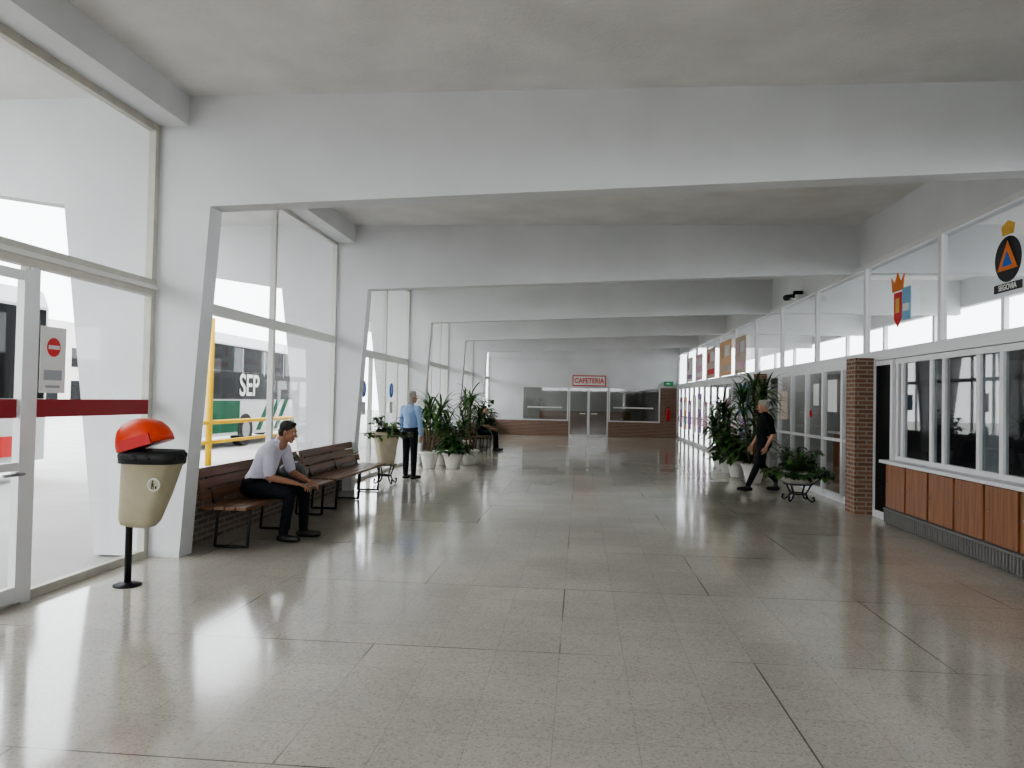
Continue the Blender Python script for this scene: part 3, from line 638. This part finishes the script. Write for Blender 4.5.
# walking man facing -X
Xw, Yw = 3.42, 14.15
human('walking_man', (Xw, Yw, .90), (Xw+.03, Yw, 1.40), (-1, -.05, 0), (-1, -.15, -.15), (Xw-.03, Yw, 1.565),
      [((Xw+.02, Yw-.20, 1.34), (Xw+.10, Yw-.25, 1.06), (Xw-.02, Yw-.24, .83), (-.3, 0, -1), (0, 1, 0), (-1, 0, 0), .5),
       ((Xw+.03, Yw+.20, 1.34), (Xw-.02, Yw+.25, 1.06), (Xw-.16, Yw+.24, .84), (-.4, 0, -1), (0, -1, 0), (-1, 0, 0), .5)],
      [((Xw, Yw-.09, .88), (Xw-.14, Yw-.10, .49), (Xw-.30, Yw-.09, .11), (Xw-.48, Yw-.10, .042)),
       ((Xw, Yw+.09, .88), (Xw-.03, Yw+.10, .48), (Xw+.24, Yw+.10, .20), (Xw+.10, Yw+.10, .042))],
      'shirtk', 'pants', 'skinl', 'hairg', wide=1.12, vox=.010)
# standing woman, left, seen from behind/side
Xs, Ys = -3.30, 14.3
human('standing_woman', (Xs, Ys, .94), (Xs, Ys, 1.44), (.5, .85, 0), (.8, .5, -.05), (Xs+.02, Ys+.02, 1.61),
      [((Xs-.17, Ys+.10, 1.38), (Xs-.22, Ys+.12, 1.10), (Xs-.18, Ys+.20, .87), (0, .2, -1), (1, -.5, 0), (.5, .85, 0), .4),
       ((Xs+.17, Ys-.10, 1.38), (Xs+.22, Ys-.14, 1.10), (Xs+.22, Ys-.04, .87), (0, .2, -1), (-1, .5, 0), (.5, .85, 0), .4)],
      [((Xs-.08, Ys+.04, .92), (Xs-.09, Ys+.06, .49), (Xs-.09, Ys+.05, .10), (Xs-.01, Ys+.21, .042)),
       ((Xs+.08, Ys-.05, .92), (Xs+.09, Ys-.04, .49), (Xs+.09, Ys-.05, .10), (Xs+.18, Ys+.10, .042))],
      'shirtb', 'pants', 'skinl', 'hairg', longsl=True, hairlong=True, wide=.97, vox=.010)
# distant seated person
Xs, Y0 = -3.05, 22.9
human('seated_woman', (Xs, Y0, .58), (Xs+.06, Y0, 1.10), (1, -.1, 0), (1, -.4, -.1), (Xs+.1, Y0, 1.27),
      [((Xs+.06, Y0-.18, 1.04), (Xs+.12, Y0-.22, .78), (Xs+.34, Y0-.12, .70), (1, .2, -.1), (0, 0, -1), (0, 1, 0), .4),
       ((Xs+.06, Y0+.18, 1.04), (Xs+.12, Y0+.22, .78), (Xs+.34, Y0+.12, .70), (1, -.2, -.1), (0, 0, -1), (0, -1, 0), .4)],
      [((Xs+.02, Y0-.09, .57), (Xs+.46, Y0-.13, .54), (Xs+.45, Y0-.13, .10), (Xs+.62, Y0-.15, .042)),
       ((Xs+.02, Y0+.09, .57), (Xs+.46, Y0+.13, .54), (Xs+.50, Y0+.13, .10), (Xs+.67, Y0+.15, .042))],
      'shirtk', 'pants', 'skinl', 'hairb', wide=.95, vox=.012)

# handbag on bench
b = B('handbag'); x, y, z = -3.60, 9.05, 0.462
b.rings([[V((x+hx*math.copysign(abs(math.cos(t))**.6, math.cos(t)), y+hy*math.copysign(abs(math.sin(t))**.6, math.sin(t)), z+dz)) for t in [2*math.pi*i/24 for i in range(24)]] for dz, hx, hy in ((0, .13, .22), (.03, .155, .27), (.14, .15, .28), (.24, .10, .24), (.29, .04, .19))], 'bag')
for s in (-1, 1): b.tube([(x+s*.05, y-.13, z+.22), (x+s*.06, y-.10, z+.34), (x+s*.06, y, z+.39), (x+s*.06, y+.10, z+.34), (x+s*.05, y+.13, z+.22)], 0.010, 'bag', 6)
b.ell((x+.13, y, z+.15), (.02, .08, .05), 'bag'); b.done()

# ------------------------------------------------------------------ outside
def bus(name, x0, x1, y0, y1, c2, txt=None):
    b = B(name); H = 3.4
    def ring(y, k): return [V(((x0+x1)/2+(x-(x0+x1)/2)*k, y, z)) for x, z in ((x0, .35), (x1, .35), (x1+0, 1.2), (x1, 3.1), (x1-.12, H), (x0+.12, H), (x0, 3.1), (x0, 1.2))]
    b.rings([ring(y0, .93), ring(y0+.15, 1), ring(y1-.15, 1), ring(y1, .93)], 'busw', smooth=False)
    b.box((x1, y0+.3, 1.45), (x1+.02, y1-.2, 3.05), 'busglass'); b.box((x0+.2, y0-.02, 1.3), (x1-.2, y0, 3.0), 'busglass')
    b.box((x1, y0+.3, .45), (x1+.015, y0+2.0, 1.4), c2); b.box((x1, y0+6, .45), (x1+.015, y1-.5, .8), c2)
    for k in range(3): b.prism([(x1, y0+3.2+k*.7, .45), (x1, y0+3.5+k*.7, .45), (x1, y0+4.4+k*.7, 1.45), (x1, y0+4.1+k*.7, 1.45)], (.018, 0, 0), c2)
    for i in range(6): b.box((x1+.02, y0+.5+(i+1)*(y1-y0-1)/7, 2.2), (x1+.03, y0+.56+(i+1)*(y1-y0-1)/7, 3.0), 'grey')
    for y in (y0+2.4, y1-3.2):
        for x in (x1-.25, x0): b.cyl((x, y, .5), (x+.28, y, .5), .5, .5, 'rubber', 24)
        b.cyl((x1+.03, y, .5), (x1+.05, y, .5), .26, .26, 'grey', 18)
    b.box((x0+.3, y0-.05, .5), (x1-.3, y0, .9), c2)
    for x in (x0+.35, x1-.35): b.cyl((x, y0-.06, 1.0), (x, y0, 1.0), .12, .12, 'paper', 14)
    b.box((x1, y0+.1, 2.2), (x1+.3, y0+.18, 2.6), 'black')
    if txt: b.text(txt, 0.95, Matrix(((0, 0, 1, x1+.03), (1, 0, 0, y0+1.9), (0, 1, 0, 1.85), (0, 0, 0, 1))), 'paper', .005, 'LEFT')
    b.done()
bus('coach', -12.95, -10.45, 20, 32, 'green', 'SEP')
bus('coach', -12.2, -9.7, 1.5, 12.8, 'redb')
b = B('yellow_barrier')
for (x, y, h) in ((-8.3, 16, 3.3), (-8.3, 19.2, 1.0), (-8.3, 22.4, 1.0), (-8.3, 14, 1.0)): b.cyl((x, y, -.02), (x, y, h), .07, .07, 'yellow')
b.cyl((-8.3, 14, .95), (-8.3, 22.4, .95), .05, .05, 'yellow'); b.cyl((-8.3, 14, .5), (-8.3, 22.4, .5), .04, .04, 'yellow'); b.done()
b = B('background_building'); b.box((-48, -10, 0), (-40, 60, 7), 'bgw')
for i in range(22): b.box((-40, -8+i*3, 3.5), (-39.95, -6.5+i*3, 5), 'busglass'); b.box((-40, -8+i*3, 0.8), (-39.95, -6.5+i*3, 2.4), 'busglass')
b.done()

# ------------------------------------------------------------------ light
w = bpy.data.worlds.new('World'); scene.world = w; w.use_nodes = True
bg = w.node_tree.nodes['Background']; bg.inputs[0].default_value = (0.94, 0.97, 1.0, 1); bg.inputs[1].default_value = 3.6
scene.view_settings.view_transform = 'AgX'
try: scene.view_settings.look = 'AgX - Medium High Contrast'
except Exception: pass
scene.view_settings.exposure = 0.75

# ------------------------------------------------------------------ camera
cam = bpy.data.cameras.new('camera'); co = bpy.data.objects.new('camera', cam); col.objects.link(co)
cam.sensor_width = 36; cam.lens = 741/1024*36; cam.clip_end = 300
a = math.atan(68.3/741); p = math.atan(15.6/741); r = 0.020
R0 = V((math.cos(a), math.sin(a), 0)); F = V((-math.sin(a)*math.cos(p), math.cos(a)*math.cos(p), math.sin(p))); U0 = R0.cross(F)
Rr = (R0 + U0*r).normalized(); U = (U0 - R0*r).normalized()
mt = Matrix((Rr, U, -F)).transposed().to_4x4(); mt.translation = V((0, 0, 1.6)); co.matrix_world = mt
scene.camera = co
